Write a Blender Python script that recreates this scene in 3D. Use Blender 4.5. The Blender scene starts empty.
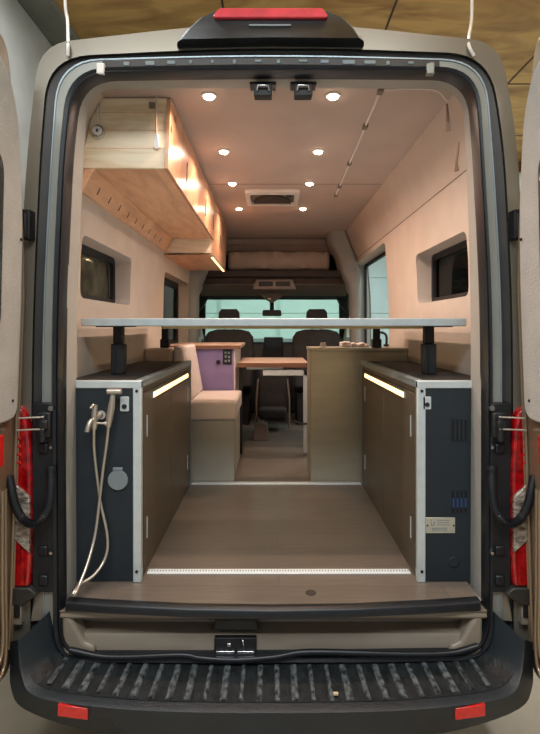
import bpy, bmesh, math, random
from mathutils import Vector, Matrix
random.seed(7)
PI = math.pi
S = bpy.context.scene
COL = S.collection

# ------------------------------------------------------------------ camera
CY, CZ, F = -2.02, 1.03, 530.0            # camera behind the van, z=0 is the cargo floor
cd = bpy.data.cameras.new('camera'); cam = bpy.data.objects.new('camera', cd); COL.objects.link(cam)
cd.sensor_fit = 'HORIZONTAL'; cd.sensor_width = 36; cd.lens = 36*F/540
cd.shift_x = -1/540; cd.shift_y = -39/540; cd.clip_start = .02
cam.location = (0, CY, CZ); cam.rotation_euler = (PI/2, 0, 0)
S.camera = cam
# ------------------------------------------------------------------ world, lights, exposure
w = bpy.data.worlds.new('world'); S.world = w; w.use_nodes = True
w.node_tree.nodes['Background'].inputs[0].default_value = (.75, .85, 1, 1)
w.node_tree.nodes['Background'].inputs[1].default_value = .30
def area(name, loc, sx, sy, power, col, rot=(0, 0, 0), spread=None):
    l = bpy.data.lights.new(name, 'AREA'); l.shape = 'RECTANGLE'; l.size = sx; l.size_y = sy
    l.energy = power; l.color = col
    if spread: l.spread = spread
    o = bpy.data.objects.new(name, l); COL.objects.link(o); o.location = loc; o.rotation_euler = rot
    return o
area('shop_light_rear', (-.2, -2.1, 2.85), 2.4, 1.0, 88, (.93, .97, 1))
area('shop_light_side', (.9, .9, 2.9), .2, 1.2, 9, (1, .93, .82))
area('shop_light_left', (-.9, .3, 2.9), .2, 1.2, 14, (.92, .97, 1))
area('fill_uplight', (.5, -.5, 2.5), 1.2, .25, 16, (1, .96, .88), (PI, 0, 0))  # unseen fill lamp, added to brighten the garage ceiling from below
area('fill_front', (0, 6.1, 2.8), 4.2, .8, 92, (.92, .98, 1))  # unseen fill lamp, added to brighten the far garage wall
area('shop_light_flank', (1.85, 3.2, 2.85), .3, 3.0, 60, (.95, .98, 1))
S.view_settings.view_transform = 'Standard'; S.view_settings.look = 'None'
S.view_settings.gamma = 1; S.view_settings.use_curve_mapping = False
S.view_settings.exposure = 0.35
LED = (1.0, .70, .54)

# ------------------------------------------------------------------ materials
def srgb(r, g, b):
    f = lambda c: (c/255/12.92) if c <= 10 else ((c/255+.055)/1.055)**2.4
    return (f(r), f(g), f(b), 1)
def mat(name, c, rough=.6, metal=0, var=.0, scale=8, stretch=(1, 1, 1), bump=0, bscale=None, c2=None, emit=None, coat=0, detail=4):
    m = bpy.data.materials.new(name); m.use_nodes = True
    N, L = m.node_tree.nodes, m.node_tree.links
    b = N['Principled BSDF']
    b.inputs['Base Color'].default_value = c; b.inputs['Roughness'].default_value = rough; b.inputs['Metallic'].default_value = metal
    if coat: b.inputs['Coat Weight'].default_value = coat
    if emit:
        b.inputs['Emission Color'].default_value = emit[0]; b.inputs['Emission Strength'].default_value = emit[1]
    if var or bump or c2:
        tc = N.new('ShaderNodeTexCoord'); mp = N.new('ShaderNodeMapping'); L.new(tc.outputs['Object'], mp.inputs[0])
        mp.inputs['Scale'].default_value = stretch
        n = N.new('ShaderNodeTexNoise'); n.inputs['Scale'].default_value = scale; n.inputs['Detail'].default_value = detail
        L.new(mp.outputs[0], n.inputs[0])
        r = N.new('ShaderNodeValToRGB')
        d = c2 if c2 else tuple(x*(1-var) for x in c[:3])+(1,)
        u = c if c2 else tuple(min(1, x*(1+var)) for x in c[:3])+(1,)
        r.color_ramp.elements[0].color = d; r.color_ramp.elements[1].color = u
        r.color_ramp.elements[0].position = .35; r.color_ramp.elements[1].position = .65
        L.new(n.outputs['Fac'], r.inputs[0]); L.new(r.outputs[0], b.inputs['Base Color'])
        if bump:
            n2 = N.new('ShaderNodeTexNoise'); n2.inputs['Scale'].default_value = bscale or scale*6; n2.inputs['Detail'].default_value = 3
            L.new(mp.outputs[0], n2.inputs[0])
            bp = N.new('ShaderNodeBump'); bp.inputs['Strength'].default_value = bump; bp.inputs['Distance'].default_value = .01
            L.new(n2.outputs['Fac'], bp.inputs['Height']); L.new(bp.outputs[0], b.inputs['Normal'])
    return m
def wood_mat(name, c, c2, stretch, rough=.5, scale=3.0, knots=True):
    m = bpy.data.materials.new(name); m.use_nodes = True
    N, L = m.node_tree.nodes, m.node_tree.links; b = N['Principled BSDF']; b.inputs['Roughness'].default_value = rough
    tc = N.new('ShaderNodeTexCoord'); mp = N.new('ShaderNodeMapping'); L.new(tc.outputs['Object'], mp.inputs[0]); mp.inputs['Scale'].default_value = stretch
    n = N.new('ShaderNodeTexNoise'); n.inputs['Scale'].default_value = scale; n.inputs['Detail'].default_value = 6; n.inputs['Distortion'].default_value = 1.2
    L.new(mp.outputs[0], n.inputs[0])
    r = N.new('ShaderNodeValToRGB'); r.color_ramp.elements[0].color = c2; r.color_ramp.elements[1].color = c
    r.color_ramp.elements[0].position = .3; r.color_ramp.elements[1].position = .6
    L.new(n.outputs['Fac'], r.inputs[0]); out = r.outputs[0]
    if knots:
        v = N.new('ShaderNodeTexVoronoi'); v.inputs['Scale'].default_value = 3.2; L.new(tc.outputs['Object'], v.inputs[0])
        k = N.new('ShaderNodeValToRGB'); k.color_ramp.elements[0].position = .03; k.color_ramp.elements[1].position = .075
        k.color_ramp.elements[0].color = (.3, .16, .09, 1); k.color_ramp.elements[1].color = (1, 1, 1, 1)
        L.new(v.outputs['Distance'], k.inputs[0])
        x = N.new('ShaderNodeMix'); x.data_type = 'RGBA'; x.blend_type = 'MULTIPLY'; x.inputs[0].default_value = 1
        L.new(out, x.inputs[6]); L.new(k.outputs[0], x.inputs[7]); out = x.outputs[2]
    L.new(out, b.inputs['Base Color'])
    return m
def plank_mat(name, c, c2, pw, plen, rough=.4):
    m = bpy.data.materials.new(name); m.use_nodes = True
    N, L = m.node_tree.nodes, m.node_tree.links; b = N['Principled BSDF']; b.inputs['Roughness'].default_value = rough
    tc = N.new('ShaderNodeTexCoord'); mp = N.new('ShaderNodeMapping'); L.new(tc.outputs['Object'], mp.inputs[0])
    br = N.new('ShaderNodeTexBrick'); br.inputs['Scale'].default_value = 1; br.inputs['Mortar Size'].default_value = .0012
    br.inputs['Brick Width'].default_value = plen; br.inputs['Row Height'].default_value = pw
    br.inputs['Color1'].default_value = c; br.inputs['Color2'].default_value = c2
    br.inputs['Mortar'].default_value = tuple(x*.5 for x in c2[:3])+(1,)
    L.new(mp.outputs[0], br.inputs[0])
    mp2 = N.new('ShaderNodeMapping'); mp2.inputs['Scale'].default_value = (3, 40, 1); L.new(tc.outputs['Object'], mp2.inputs[0])
    n = N.new('ShaderNodeTexNoise'); n.inputs['Scale'].default_value = 2; n.inputs['Detail'].default_value = 6; L.new(mp2.outputs[0], n.inputs[0])
    r = N.new('ShaderNodeValToRGB'); r.color_ramp.elements[0].color = (.84, .84, .84, 1); r.color_ramp.elements[1].color = (1.07, 1.07, 1.07, 1)
    r.color_ramp.elements[0].position = .3; r.color_ramp.elements[1].position = .7
    L.new(n.outputs['Fac'], r.inputs[0])
    x = N.new('ShaderNodeMix'); x.data_type = 'RGBA'; x.blend_type = 'MULTIPLY'; x.inputs[0].default_value = 1
    L.new(br.outputs[0], x.inputs[6]); L.new(r.outputs[0], x.inputs[7]); L.new(x.outputs[2], b.inputs['Base Color'])
    return m
def glass_mat(name, tint, gloss=.12):
    m = bpy.data.materials.new(name); m.use_nodes = True
    N, L = m.node_tree.nodes, m.node_tree.links
    for n in list(N):
        if n.type != 'OUTPUT_MATERIAL': N.remove(n)
    t = N.new('ShaderNodeBsdfTransparent'); t.inputs[0].default_value = tint
    g = N.new('ShaderNodeBsdfGlossy'); g.inputs['Roughness'].default_value = .05
    x = N.new('ShaderNodeMixShader'); x.inputs[0].default_value = gloss
    L.new(t.outputs[0], x.inputs[1]); L.new(g.outputs[0], x.inputs[2]); L.new(x.outputs[0], N['Material Output'].inputs[0])
    return m
M = dict(
 paint=mat('bronze_grey_paint', srgb(134, 129, 117), .32, .5, coat=.5, var=.03, scale=2),
 paint_warm=mat('bronze_paint', srgb(152, 132, 108), .3, .5, coat=.5, var=.05, scale=3),
 inner_paint=mat('inner_grey_paint', srgb(142, 145, 138), .4, .3, var=.05, scale=6),
 sill_paint=mat('sill_taupe_paint', srgb(142, 132, 118), .42, .2, var=.06, scale=5),
 rubber=mat('black_rubber', srgb(20, 24, 29), .4, var=.15, scale=20),
 channel=mat('dark_channel', srgb(50, 48, 44), .5, var=.2, scale=6),
 plastic=mat('black_plastic', srgb(24, 27, 30), .5, var=.25, scale=14, bump=.15, bscale=300),
 bumper=mat('bumper_plastic', srgb(25, 35, 41), .42, var=.18, scale=5, bump=.25, bscale=240),
 tread=mat('scuffed_tread_plastic', srgb(38, 43, 46), .55, scale=22, stretch=(1.7, .8, 1), c2=srgb(20, 23, 25), bump=.4, bscale=60, detail=9),
 liner=mat('beige_liner_fabric', srgb(196, 184, 172), .95, var=.04, scale=5, bump=.25, bscale=160),
 liner_pillar=mat('taupe_liner_fabric', srgb(156, 158, 154), .95, var=.05, scale=5, bump=.25, bscale=160),
 headliner=mat('grey_headliner_fabric', srgb(182, 166, 156), .95, var=.04, scale=4, bump=.25, bscale=160),
 door_panel=mat('door_liner_fabric', srgb(170, 171, 168), .95, var=.05, scale=9, bump=.3, bscale=150),
 laminate=mat('olive_brown_laminate', srgb(86, 78, 66), .42, var=.1, scale=3, stretch=(1, 1, 6)),
 navy=mat('blue_black_panel', srgb(27, 37, 43), .6, var=.08, scale=10, bump=.1, bscale=400),
 cabtop=mat('black_rubber_top', srgb(38, 36, 35), .7, var=.15, scale=10),
 alu=mat('aluminium_trim', srgb(206, 216, 216), .38, .35, var=.05, scale=20),
 bright_alu=mat('bright_aluminium', srgb(236, 246, 250), .35, .1),
 rail=mat('rail_aluminium', srgb(178, 192, 196), .42, .2, var=.05, scale=20),
 lens_rose=mat('rose_lens', srgb(206, 58, 72), .2, coat=.8, var=.15, scale=20),
 toggle=mat('tan_toggle', srgb(150, 122, 104), .6),
 rib=mat('scuffed_rib_plastic', srgb(106, 114, 116), .55, scale=60, stretch=(1, .6, 1), c2=srgb(24, 28, 30), bump=.3, bscale=60, detail=9),
 glass_film=glass_mat('lightly_smoked_glass', (.75, .75, .72, 1), .06),
 glass_black=glass_mat('black_glass', (.06, .07, .07, 1), .10),
 alu_dark=mat('brushed_aluminium', srgb(150, 165, 172), .42, .6, var=.12, scale=8, stretch=(12, 1, 1)),
 galley=mat('sage_beige_laminate', srgb(152, 149, 134), .5, var=.05, scale=4, stretch=(1, 1, 5)),
 bench=mat('grey_sage_laminate', srgb(160, 161, 152), .5, var=.05, scale=4),
 cushion=mat('oat_upholstery', srgb(202, 192, 188), .95, var=.04, scale=12, bump=.3, bscale=200),
 purple=mat('mauve_laminate', srgb(132, 118, 162), .55, var=.05, scale=5),
 steel=mat('brushed_steel', srgb(206, 198, 184), .32, .75, var=.06, scale=20),
 chrome=mat('chrome', srgb(215, 218, 220), .15, 1),
 slot_shade=mat('slot_shade_black', srgb(5, 5, 7), .8),  # near-black colour paints in the shade of slots modelled without depth
 black=mat('matte_black', srgb(22, 22, 24), .6, var=.2, scale=10),
 seat=mat('charcoal_seat_cloth', srgb(46, 44, 44), .9, var=.15, scale=20, bump=.2),
 lens_red=mat('red_lens', srgb(158, 10, 16), .12, coat=.8, var=.45, scale=30),
 lens_clear=mat('clear_lens', srgb(205, 195, 180), .15, .2, coat=.8, c2=srgb(96, 84, 72), scale=22, stretch=(1, 1, 3), bump=.6, bscale=60),
 reflector=mat('red_reflector', srgb(205, 36, 32), .25, coat=.5, var=.1, scale=60, emit=None),
 white=mat('white_plastic', srgb(225, 222, 215), .4, var=.02),
 greyplastic=mat('grey_plastic', srgb(120, 132, 136), .5, var=.04),
 plate=mat('engraved_plate', srgb(190, 188, 172), .4, .4, var=.05, scale=20),
 bedding=mat('taupe_bedding', srgb(186, 168, 152), .95, var=.05, scale=8, bump=.5, bscale=14),
 console=mat('taupe_console_plastic', srgb(118, 106, 96), .6, var=.05),
 darkconsole=mat('dark_shelf_lining', srgb(62, 52, 48), .8, var=.1),
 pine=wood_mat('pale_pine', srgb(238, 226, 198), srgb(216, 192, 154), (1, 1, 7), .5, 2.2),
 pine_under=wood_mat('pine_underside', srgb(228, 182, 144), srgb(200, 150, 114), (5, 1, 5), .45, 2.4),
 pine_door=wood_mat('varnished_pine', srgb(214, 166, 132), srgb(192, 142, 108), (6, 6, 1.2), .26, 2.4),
 butcher=wood_mat('butcher_block', srgb(190, 160, 140), srgb(160, 130, 110), (1.5, 9, 1), .4, 3, False),
 walnut=mat('dark_wood_edge', srgb(112, 80, 58), .5, var=.1),
 ply=wood_mat('plywood_edge', srgb(222, 200, 150), srgb(190, 160, 110), (1, 6, 30), .6, 3, False),
 floor=plank_mat('brown_vinyl_plank', srgb(118, 108, 97), srgb(110, 101, 92), .18, 1.3, .28),
 glass_teal=glass_mat('teal_windshield_glass', (.80, .97, .92, 1), .05),
 glass_clear=glass_mat('side_glass', (.86, .95, .96, 1), .06),
 glass_dark=glass_mat('smoked_glass', (.30, .32, .31, 1), .10),
 foil=mat('crumpled_dark_film', srgb(140, 142, 130), .5, 0, var=.5, scale=10, bump=.9, bscale=16),
 gwall=mat('grey_insulated_wall', srgb(186, 188, 184), .8, var=.10, scale=2.5, bump=.3, bscale=12),
 gband=mat('grey_beam_wrap', srgb(126, 126, 116), .8, var=.12, scale=4, bump=.3, bscale=12),
 gceil=wood_mat('plywood_ceiling', srgb(206, 166, 98), srgb(152, 112, 58), (1, 3, 1), .7, 1.6, False),
 gfloor=mat('beige_concrete', srgb(182, 168, 146), .6, var=.12, scale=2.5, bump=.1),
 gdoor=mat('white_door_panel', srgb(216, 224, 222), .6, var=.03, scale=2),
 led=mat('warm_led', (1, .8, .6, 1), .5, emit=((1, .62, .24, 1), 2.6)),
 spot=mat('downlight_glow', (1, .8, .6, 1), .5, emit=((1, .70, .50, 1), 30)),
 screen=mat('dark_screen', srgb(20, 24, 30), .2),
)

# ------------------------------------------------------------------ helpers
def wloc(o):
    v = Vector((0, 0, 0))
    while o is not None: v += o.location; o = o.parent
    return v
def X(px, Y): return (px-271)*(Y-CY)/F          # a measured column at distance Y, in metres
def Z(py, Y): return CZ-(py-328)*(Y-CY)/F
def PT(px, py, Y): return Vector((X(px, Y), Y, Z(py, Y)))
class MB:
    def __init__(s): s.bm = bmesh.new()
    def box(s, x0, x1, y0, y1, z0, z1, rot=None):
        c = Vector(((x0+x1)/2, (y0+y1)/2, (z0+z1)/2)); vs = []
        for x in (x0, x1):
            for y in (y0, y1):
                for z in (z0, z1):
                    p = Vector((x, y, z))
                    if rot is not None: p = c+rot @ (p-c)
                    vs.append(s.bm.verts.new(p))
        for f in ((0, 1, 3, 2), (4, 6, 7, 5), (0, 4, 5, 1), (2, 3, 7, 6), (0, 2, 6, 4), (1, 5, 7, 3)):
            s.bm.faces.new([vs[i] for i in f])
        return s
    def prism(s, pts, axis, a, b):                # pts in the other two axes, in x,y,z order
        def mk(p, t):
            return {'X': (t, p[0], p[1]), 'Y': (p[0], t, p[1]), 'Z': (p[0], p[1], t)}[axis]
        A = [s.bm.verts.new(mk(p, a)) for p in pts]; B = [s.bm.verts.new(mk(p, b)) for p in pts]
        n = len(pts)
        for i in range(n): s.bm.faces.new((A[i], A[(i+1) % n], B[(i+1) % n], B[i]))
        s.bm.faces.new(A[::-1]); s.bm.faces.new(B)
        return s
    def loft(s, rings, closed=True, cap=False):
        R = [[s.bm.verts.new(p) for p in r] for r in rings]; n = len(R[0])
        for i in range(len(R)-1):
            for j in range(n if closed else n-1):
                s.bm.faces.new((R[i][j], R[i][(j+1) % n], R[i+1][(j+1) % n], R[i+1][j]))
        if cap: s.bm.faces.new(R[0][::-1]); s.bm.faces.new(R[-1])
        return s
    def tube(s, path, r, n=10):
        path = [Vector(p) for p in path]; rings = []
        rr = r if isinstance(r, (list, tuple)) else [r]*len(path)
        up = None
        for i, p in enumerate(path):
            d = (path[min(i+1, len(path)-1)]-path[max(i-1, 0)]).normalized()
            if up is None: up = Vector((0, 0, 1)) if abs(d.z) < .9 else Vector((0, 1, 0))
            a = d.cross(up).normalized(); b = a.cross(d).normalized(); up = b
            rings.append([p+(a*math.cos(2*PI*k/n)+b*math.sin(2*PI*k/n))*rr[i] for k in range(n)])
        return s.loft(rings, True, True)
    def cyl(s, p, q, r, r2=None, n=20): return s.tube([p, q], [r, r if r2 is None else r2], n)
    def build(s, name, m, parent=None, bevel=0, seg=2, smooth=None, **props):
        bmesh.ops.recalc_face_normals(s.bm, faces=s.bm.faces)
        if parent is not None: off = wloc(parent)
        else:
            xs = [v.co for v in s.bm.verts]
            off = Vector(((min(v.x for v in xs)+max(v.x for v in xs))/2, (min(v.y for v in xs)+max(v.y for v in xs))/2, min(v.z for v in xs)))
        bmesh.ops.translate(s.bm, verts=s.bm.verts, vec=-off)
        me = bpy.data.meshes.new(name); s.bm.to_mesh(me); s.bm.free()
        o = bpy.data.objects.new(name, me); COL.objects.link(o)
        if parent is not None: o.parent = parent
        else: o.location = off
        me.materials.append(M[m] if isinstance(m, str) else m)
        if smooth is not None or bevel:
            me.set_sharp_from_angle(angle=math.radians(smooth if smooth else 40))
            for p in me.polygons: p.use_smooth = True
        if bevel:
            bv = o.modifiers.new('bevel', 'BEVEL'); bv.width = bevel; bv.segments = seg; bv.limit_method = 'ANGLE'; bv.angle_limit = math.radians(35)
            bv.harden_normals = False
        for k, v in props.items(): o[k] = v
        return o
def loose(b, name, m, parent, **kw):
    # every separate piece of the shape becomes a part of its own
    bm = b.bm; bm.verts.ensure_lookup_table(); seen = set(); groups = []
    for v in bm.verts:
        if v in seen: continue
        st_, g_ = [v], []; seen.add(v)
        while st_:
            u = st_.pop(); g_.append(u)
            for e in u.link_edges:
                w_ = e.other_vert(u)
                if w_ not in seen: seen.add(w_); st_.append(w_)
        groups.append(g_)
    for g_ in groups:
        n = MB(); mp = {u: n.bm.verts.new(u.co) for u in g_}; fs = {f for u in g_ for f in u.link_faces}
        for f in fs: n.bm.faces.new([mp[u] for u in f.verts])
        n.build(name, m, parent, **kw)
def thing(name, label, cat, loc=(0, 0, 0), group=None):
    o = bpy.data.objects.new(name, None); COL.objects.link(o); o.location = loc; o.empty_display_size = .1
    o['label'] = label; o['category'] = cat
    if group: o['group'] = group
    return o
def tag(o, label, cat, group=None):
    o['label'] = label; o['category'] = cat
    if group: o['group'] = group
    return o
def struct(o, label=None):
    o['kind'] = 'structure'
    if label: o['label'] = label
    return o
def rpoly(pts, rad, n=8):
    out = []; k = len(pts)
    if not isinstance(rad, (list, tuple)): rad = [rad]*k
    for i in range(k):
        p = Vector(pts[i]); a = Vector(pts[i-1]); b = Vector(pts[(i+1) % k])
        r = min(rad[i], (a-p).length*.49, (b-p).length*.49)
        s0 = p+(a-p).normalized()*r; e0 = p+(b-p).normalized()*r
        for j in range(n+1):
            t = j/n; out.append(s0*(1-t)**2+p*2*t*(1-t)+e0*t*t)
    return out
def cut(o, cutters):
    """boolean away temporary cutter meshes, then keep only the result"""
    for c in cutters:
        md = o.modifiers.new('cut', 'BOOLEAN'); md.object = c; md.operation = 'DIFFERENCE'; md.solver = 'EXACT'
    bpy.context.view_layer.update()
    dg = bpy.context.evaluated_depsgraph_get()
    me = bpy.data.meshes.new_from_object(o.evaluated_get(dg)); o.modifiers.clear(); o.data = me
    for c in cutters: bpy.data.objects.remove(c)
def smoothpath(ctrl, n=8):
    c = [Vector(p) for p in ctrl]; c = [c[0]*2-c[1]]+c+[c[-1]*2-c[-2]]; out = []
    for i in range(1, len(c)-2):
        for j in range(n):
            t = j/n; p0, p1, p2, p3 = c[i-1:i+3]
            out.append(.5*((2*p1)+(-p0+p2)*t+(2*p0-5*p1+4*p2-p3)*t*t+(-p0+3*p1-3*p2+p3)*t**3))
    out.append(c[-2]); return out
def text(body, size, loc, m, parent, rot=(PI/2, 0, 0)):
    cu = bpy.data.curves.new('lettering', 'FONT'); cu.body = body; cu.size = size; cu.extrude = .0002
    t = bpy.data.objects.new('tmp', cu); COL.objects.link(t); bpy.context.view_layer.update()
    me = bpy.data.meshes.new_from_object(t.evaluated_get(bpy.context.evaluated_depsgraph_get())); bpy.data.objects.remove(t)
    o = bpy.data.objects.new('lettering', me); COL.objects.link(o); o.parent = parent; o.location = Vector(loc)-wloc(parent); o.rotation_euler = rot
    me.materials.clear(); me.materials.append(M[m]); return o

# ================================================================== GARAGE AROUND THE VAN
GZ, GC = -.75, 3.0
struct(MB().box(-1.62, 3.0, -5, 8.2, GZ-.1, GZ).build('floor_garage', 'gfloor'))
struct(MB().box(-1.62, -1.5, -5, 8.2, GZ, GC).build('wall_garage_left', 'gwall'))
struct(MB().box(-1.5, -1.30, -5, 8.2, GC-.04, GC+.1).build('trim_garage', 'gband', bevel=.01))
struct(MB().box(-1.30, 3.0, -5, 8.2, GC, GC+.1).build('ceiling_garage', 'gceil'))
struct(MB().box(3.0, 3.1, -5, 8.2, GZ, GC).build('wall_garage_right', 'gdoor'))
struct(MB().box(-1.62, 3.1, 8.2, 8.3, GZ, GC).build('wall_garage_front', 'gwall'))
# ceiling joints and stains
b = MB()
for i in range(9):
    y = -1.2+i*1.15; b.box(-1.2, 2.95, y, y+.012, GC-.004, GC+.01)
for x in (-.3, .75, 1.9): b.box(x, x+.012, -4, 8, GC-.004, GC+.01)
struct(b.build('trim_ceiling', 'darkconsole'))
b = MB()
for i in range(5):
    y = -.2+i*1.5
    b.box(2.5, 2.98, y, y+.09, GC-.17, GC)
struct(b.build('trim_rafters', 'gceil', bevel=.006))
# roller door in front of the van and panels beside it
gd = thing('garage_door', 'white sectional garage door seen through the windshield', 'door', (0, 8.1, GZ))
gd['kind'] = 'structure'
for i in range(5):
    MB().box(-1.45, 2.6, 8.1, 8.16, GZ+.02+i*.68, GZ+.02+i*.68+.676).build('panel', 'gdoor', gd, bevel=.012)
b = MB()
for x in (-1.0, .12, 1.3): b.box(x, x+.05, 8.05, 8.1, GZ+.02, GC-.1)
loose(b, 'stile', 'alu', gd)
sd = thing('roller_door', 'white ribbed roller door beside the van seen through the side window', 'door', (2.9, 4, GZ))
sd['kind'] = 'structure'
for i in range(9):
    MB().box(2.9, 2.96, .5, 7.6, GZ+.02+i*.4, GZ+.02+i*.4+.385).build('panel', 'gdoor', sd, bevel=.015)
# crack lines/dark stains on the grey left wall
b = MB()
b.tube([(-1.495, .35, 2.86), (-1.495, .1, 2.80), (-1.495, -.2, 2.78), (-1.495, -.42, 2.72)], .006, 6)
struct(b.build('trim_cable_run', 'black'))

# ================================================================== VAN BODY
van = thing('camper_van', 'bronze grey camper van with its rear doors open wide', 'van', (0, 2, GZ))
SEG = 8
RAD = [.13, .4, .5, .16, .6, .16, .5, .4, .13, .4]
def loop(pts, Y, rad=RAD, dz=0):
    w3 = [PT(p[0], p[1], 0) for p in pts]
    w2 = [(v.x, v.z+dz) for v in w3]
    r = rpoly(w2, rad, SEG)
    return [Vector((p.x, Y, p.y)) for p in r]
Si = [(65, 650), (63, 330), (71, 150), (80, 78), (271, 75), (469, 77), (475, 150), (483, 300), (484, 647), (271, 650)]
So = [(54, 661), (52, 320), (60, 150), (69, 69), (271, 66), (478, 68), (483, 150), (492, 300), (492, 659), (271, 661)]
G = [(44, 668), (43, 320), (52, 150), (59, 61), (271, 55), (484, 61), (492, 150), (501, 300), (501, 665), (271, 668)]
C = [(30, 668), (32, 320), (40, 150), (48, 57), (271, 46), (489, 54), (504, 140), (513, 300), (514, 665), (271, 668)]
O = [(10, 668), (17, 320), (28, 140), (40, 44), (271, 18), (500, 42), (516, 130), (527, 300), (531, 665), (271, 668)]
O2 = [(6, 668), (13, 320), (26, 140), (38, 41), (271, 14), (503, 39), (519, 130), (531, 300), (536, 665), (271, 668)]
RO = [.13, .4, .5, .12, 1.0, .12, .5, .4, .13, .4]
def grow(r, k): 
    return r
shell = MB().loft([loop(C, .05), loop(C, 0), loop(O, -.0, RO), loop(O, .012, RO, .004), loop(O2, .05, RO, .006), loop(O2, .32, RO, .01)]).build('body_shell', 'paint', van, smooth=50)
MB().loft([loop(G, .0), loop(G, .03), loop(C, .018), loop(C, 0.001)]).build('door_channel', 'channel', van, smooth=50)
MB().loft([loop(So, .012), loop(So, -.004), loop(G, -.004), loop(G, .02)]).build('door_flange', 'inner_paint', van, smooth=50)
mid = [((a[0]+c[0])/2, (a[1]+c[1])/2) for a, c in zip(Si, So)]
q = [((a[0]*3+c[0])/4, (a[1]*3+c[1])/4) for a, c in zip(Si, So)]
q2 = [((a[0]+c[0]*3)/4, (a[1]+c[1]*3)/4) for a, c in zip(Si, So)]
MB().loft([loop(So, .012), loop(So, -.008), loop(q2, -.026), loop(mid, -.020), loop(q, -.030), loop(Si, -.01), loop(Si, .03)]).build('door_seal', 'rubber', van, smooth=60)
# thin bright pinch line around the flange
g1 = [(p[0]+(1.3 if p[0] < 270 else (-1.3 if p[0] > 272 else 0)), p[1]+(1.3 if p[1] < 90 else 0)) for p in G]
MB().loft([loop(g1, -.004), loop(g1, -.009), loop(G, -.009), loop(G, .004)]).build('flange_lip', 'alu_dark', van, smooth=50)
# inner liner around the opening (headliner edge and pillars)
Li = [(77, 690), (76, 330), (84, 150), (89, 89), (271, 88), (462, 89), (466, 150), (471, 300), (470, 690), (271, 690)]
def liloop(pts, Y):
    w3 = [PT(p[0], p[1], Y) for p in pts]; r = rpoly([(v.x, v.z) for v in w3], RAD, SEG)
    return [Vector((p.x, Y, p.y)) for p in r]
outer = [Vector((v.x*1.07+(-.002), .17, v.z+(.03 if v.z > 1.8 else 0))) for v in liloop(Li, .155)]
R3 = [loop(Si, .022), liloop(Li, .135), liloop(Li, .155), outer]
# drop the bottom run (under the floor)
n = SEG+1
idx = list(range(4, n*9-4))
rings = [[r[i] for i in idx] for r in R3]
for r in rings:
    for k in (0, -1): r[k].z = max(r[k].z, -.02)
    for v in r: v.z = max(v.z, -.02)
struct(MB().loft(rings, closed=False).build('trim_1', 'liner_pillar', smooth=50), 'beige fabric liner framing the rear opening')

# outer skin sides with window holes, roof and nose
WZ = dict(l1=(.35, 1.19, 1.165, 1.45), l2=(2.18, 3.38, .85, 1.48), r1=(.44, 1.30, 1.18, 1.485), r2=(2.12, 3.62, .80, 1.70))
def wallpts(side):     # inner profile, x by height, measured; then the outside
    if side < 0: return [(-.857, -.02), (-.857, 1.0), (-.850, 1.35), (-.822, 1.74), (-.785, 1.93), (-.725, 2.03)]
    return [(.922, -.02), (.922, 1.0), (.915, 1.35), (.885, 1.745), (.775, 2.03)]
def cutter(side, y0, y1, z0, z1, r=.05):
    b = MB(); x0, x1 = (.7, 1.3) if side > 0 else (-1.3, -.7)
    b.prism([tuple(p) for p in rpoly([(y0, z0), (y1, z0), (y1, z1), (y0, z1)], r, 6)], 'X', x0, x1)
    return b.build('cutter', 'black')
CABW = (3.92, 4.45, .92, 1.52)
def slab(side, d0, d1, y0, y1, zlow, name, m, parent, holes):
    pts = wallpts(side); s = 1 if side > 0 else -1
    inn = [(x+s*d0, z) for x, z in pts]; out = [(x+s*d1, z) for x, z in pts]
    inn[0] = (inn[0][0], zlow); out[0] = (out[0][0], zlow)
    o = MB().prism(inn+out[::-1], 'Y', y0, y1).build(name, m, parent)
    cut(o, [cutter(side, *h) for h in holes]); return o
for side, nm, hs in ((-1, 'wall_left', [WZ['l1'], WZ['l2'], CABW]), (1, 'wall_right', [WZ['r1'], WZ['r2'], CABW])):
    o = slab(side, 0, .13, .17, 4.95, -.02, nm, 'liner', None, hs); struct(o)
    slab(side, .132, .146, .32, 4.95, -.35, 'side_skin', 'paint', van, hs)
# roof outside and cab nose shell
MB().prism([(-.82, 2.03), (-.72, 2.13), (-.3, 2.17), (.3, 2.17), (.80, 2.13), (.895, 2.03), (.80, 2.08), (0, 2.1), (-.72, 2.08)], 'Y', .3, 4.1).build('roof_skin', 'paint', van, smooth=50)
# seams on the liner of the right wall
b = MB(); b.box(.8835, .889, .17, 3.4, 1.743, 1.7465); b.box(.90, .9225, .172, .176, .9, 1.74)
struct(b.build('trim_2', 'darkconsole'))
# ceiling
struct(MB().prism([(-.725, 2.03), (.775, 2.03), (.775, 2.05), (-.725, 2.05)], 'Y', .165, 4.0).build('ceiling', 'headliner'))
b = MB(); b.box(-.698, .77, 1.66, 1.664, 2.0285, 2.032)
struct(b.build('trim_3', 'darkconsole'))
# floor
struct(MB().prism([tuple(p) for p in [(-.775, -.018), (-.6, -.04), (-.3, -.068), (0, -.076), (.3, -.068), (.6, -.04), (.79, -.018), (.80, .2), (.93, .2), (.93, 4.95), (-.865, 4.95), (-.865, .2), (-.79, .2)]], 'Z', -.03, 0).build('floor', 'floor'))
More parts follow.
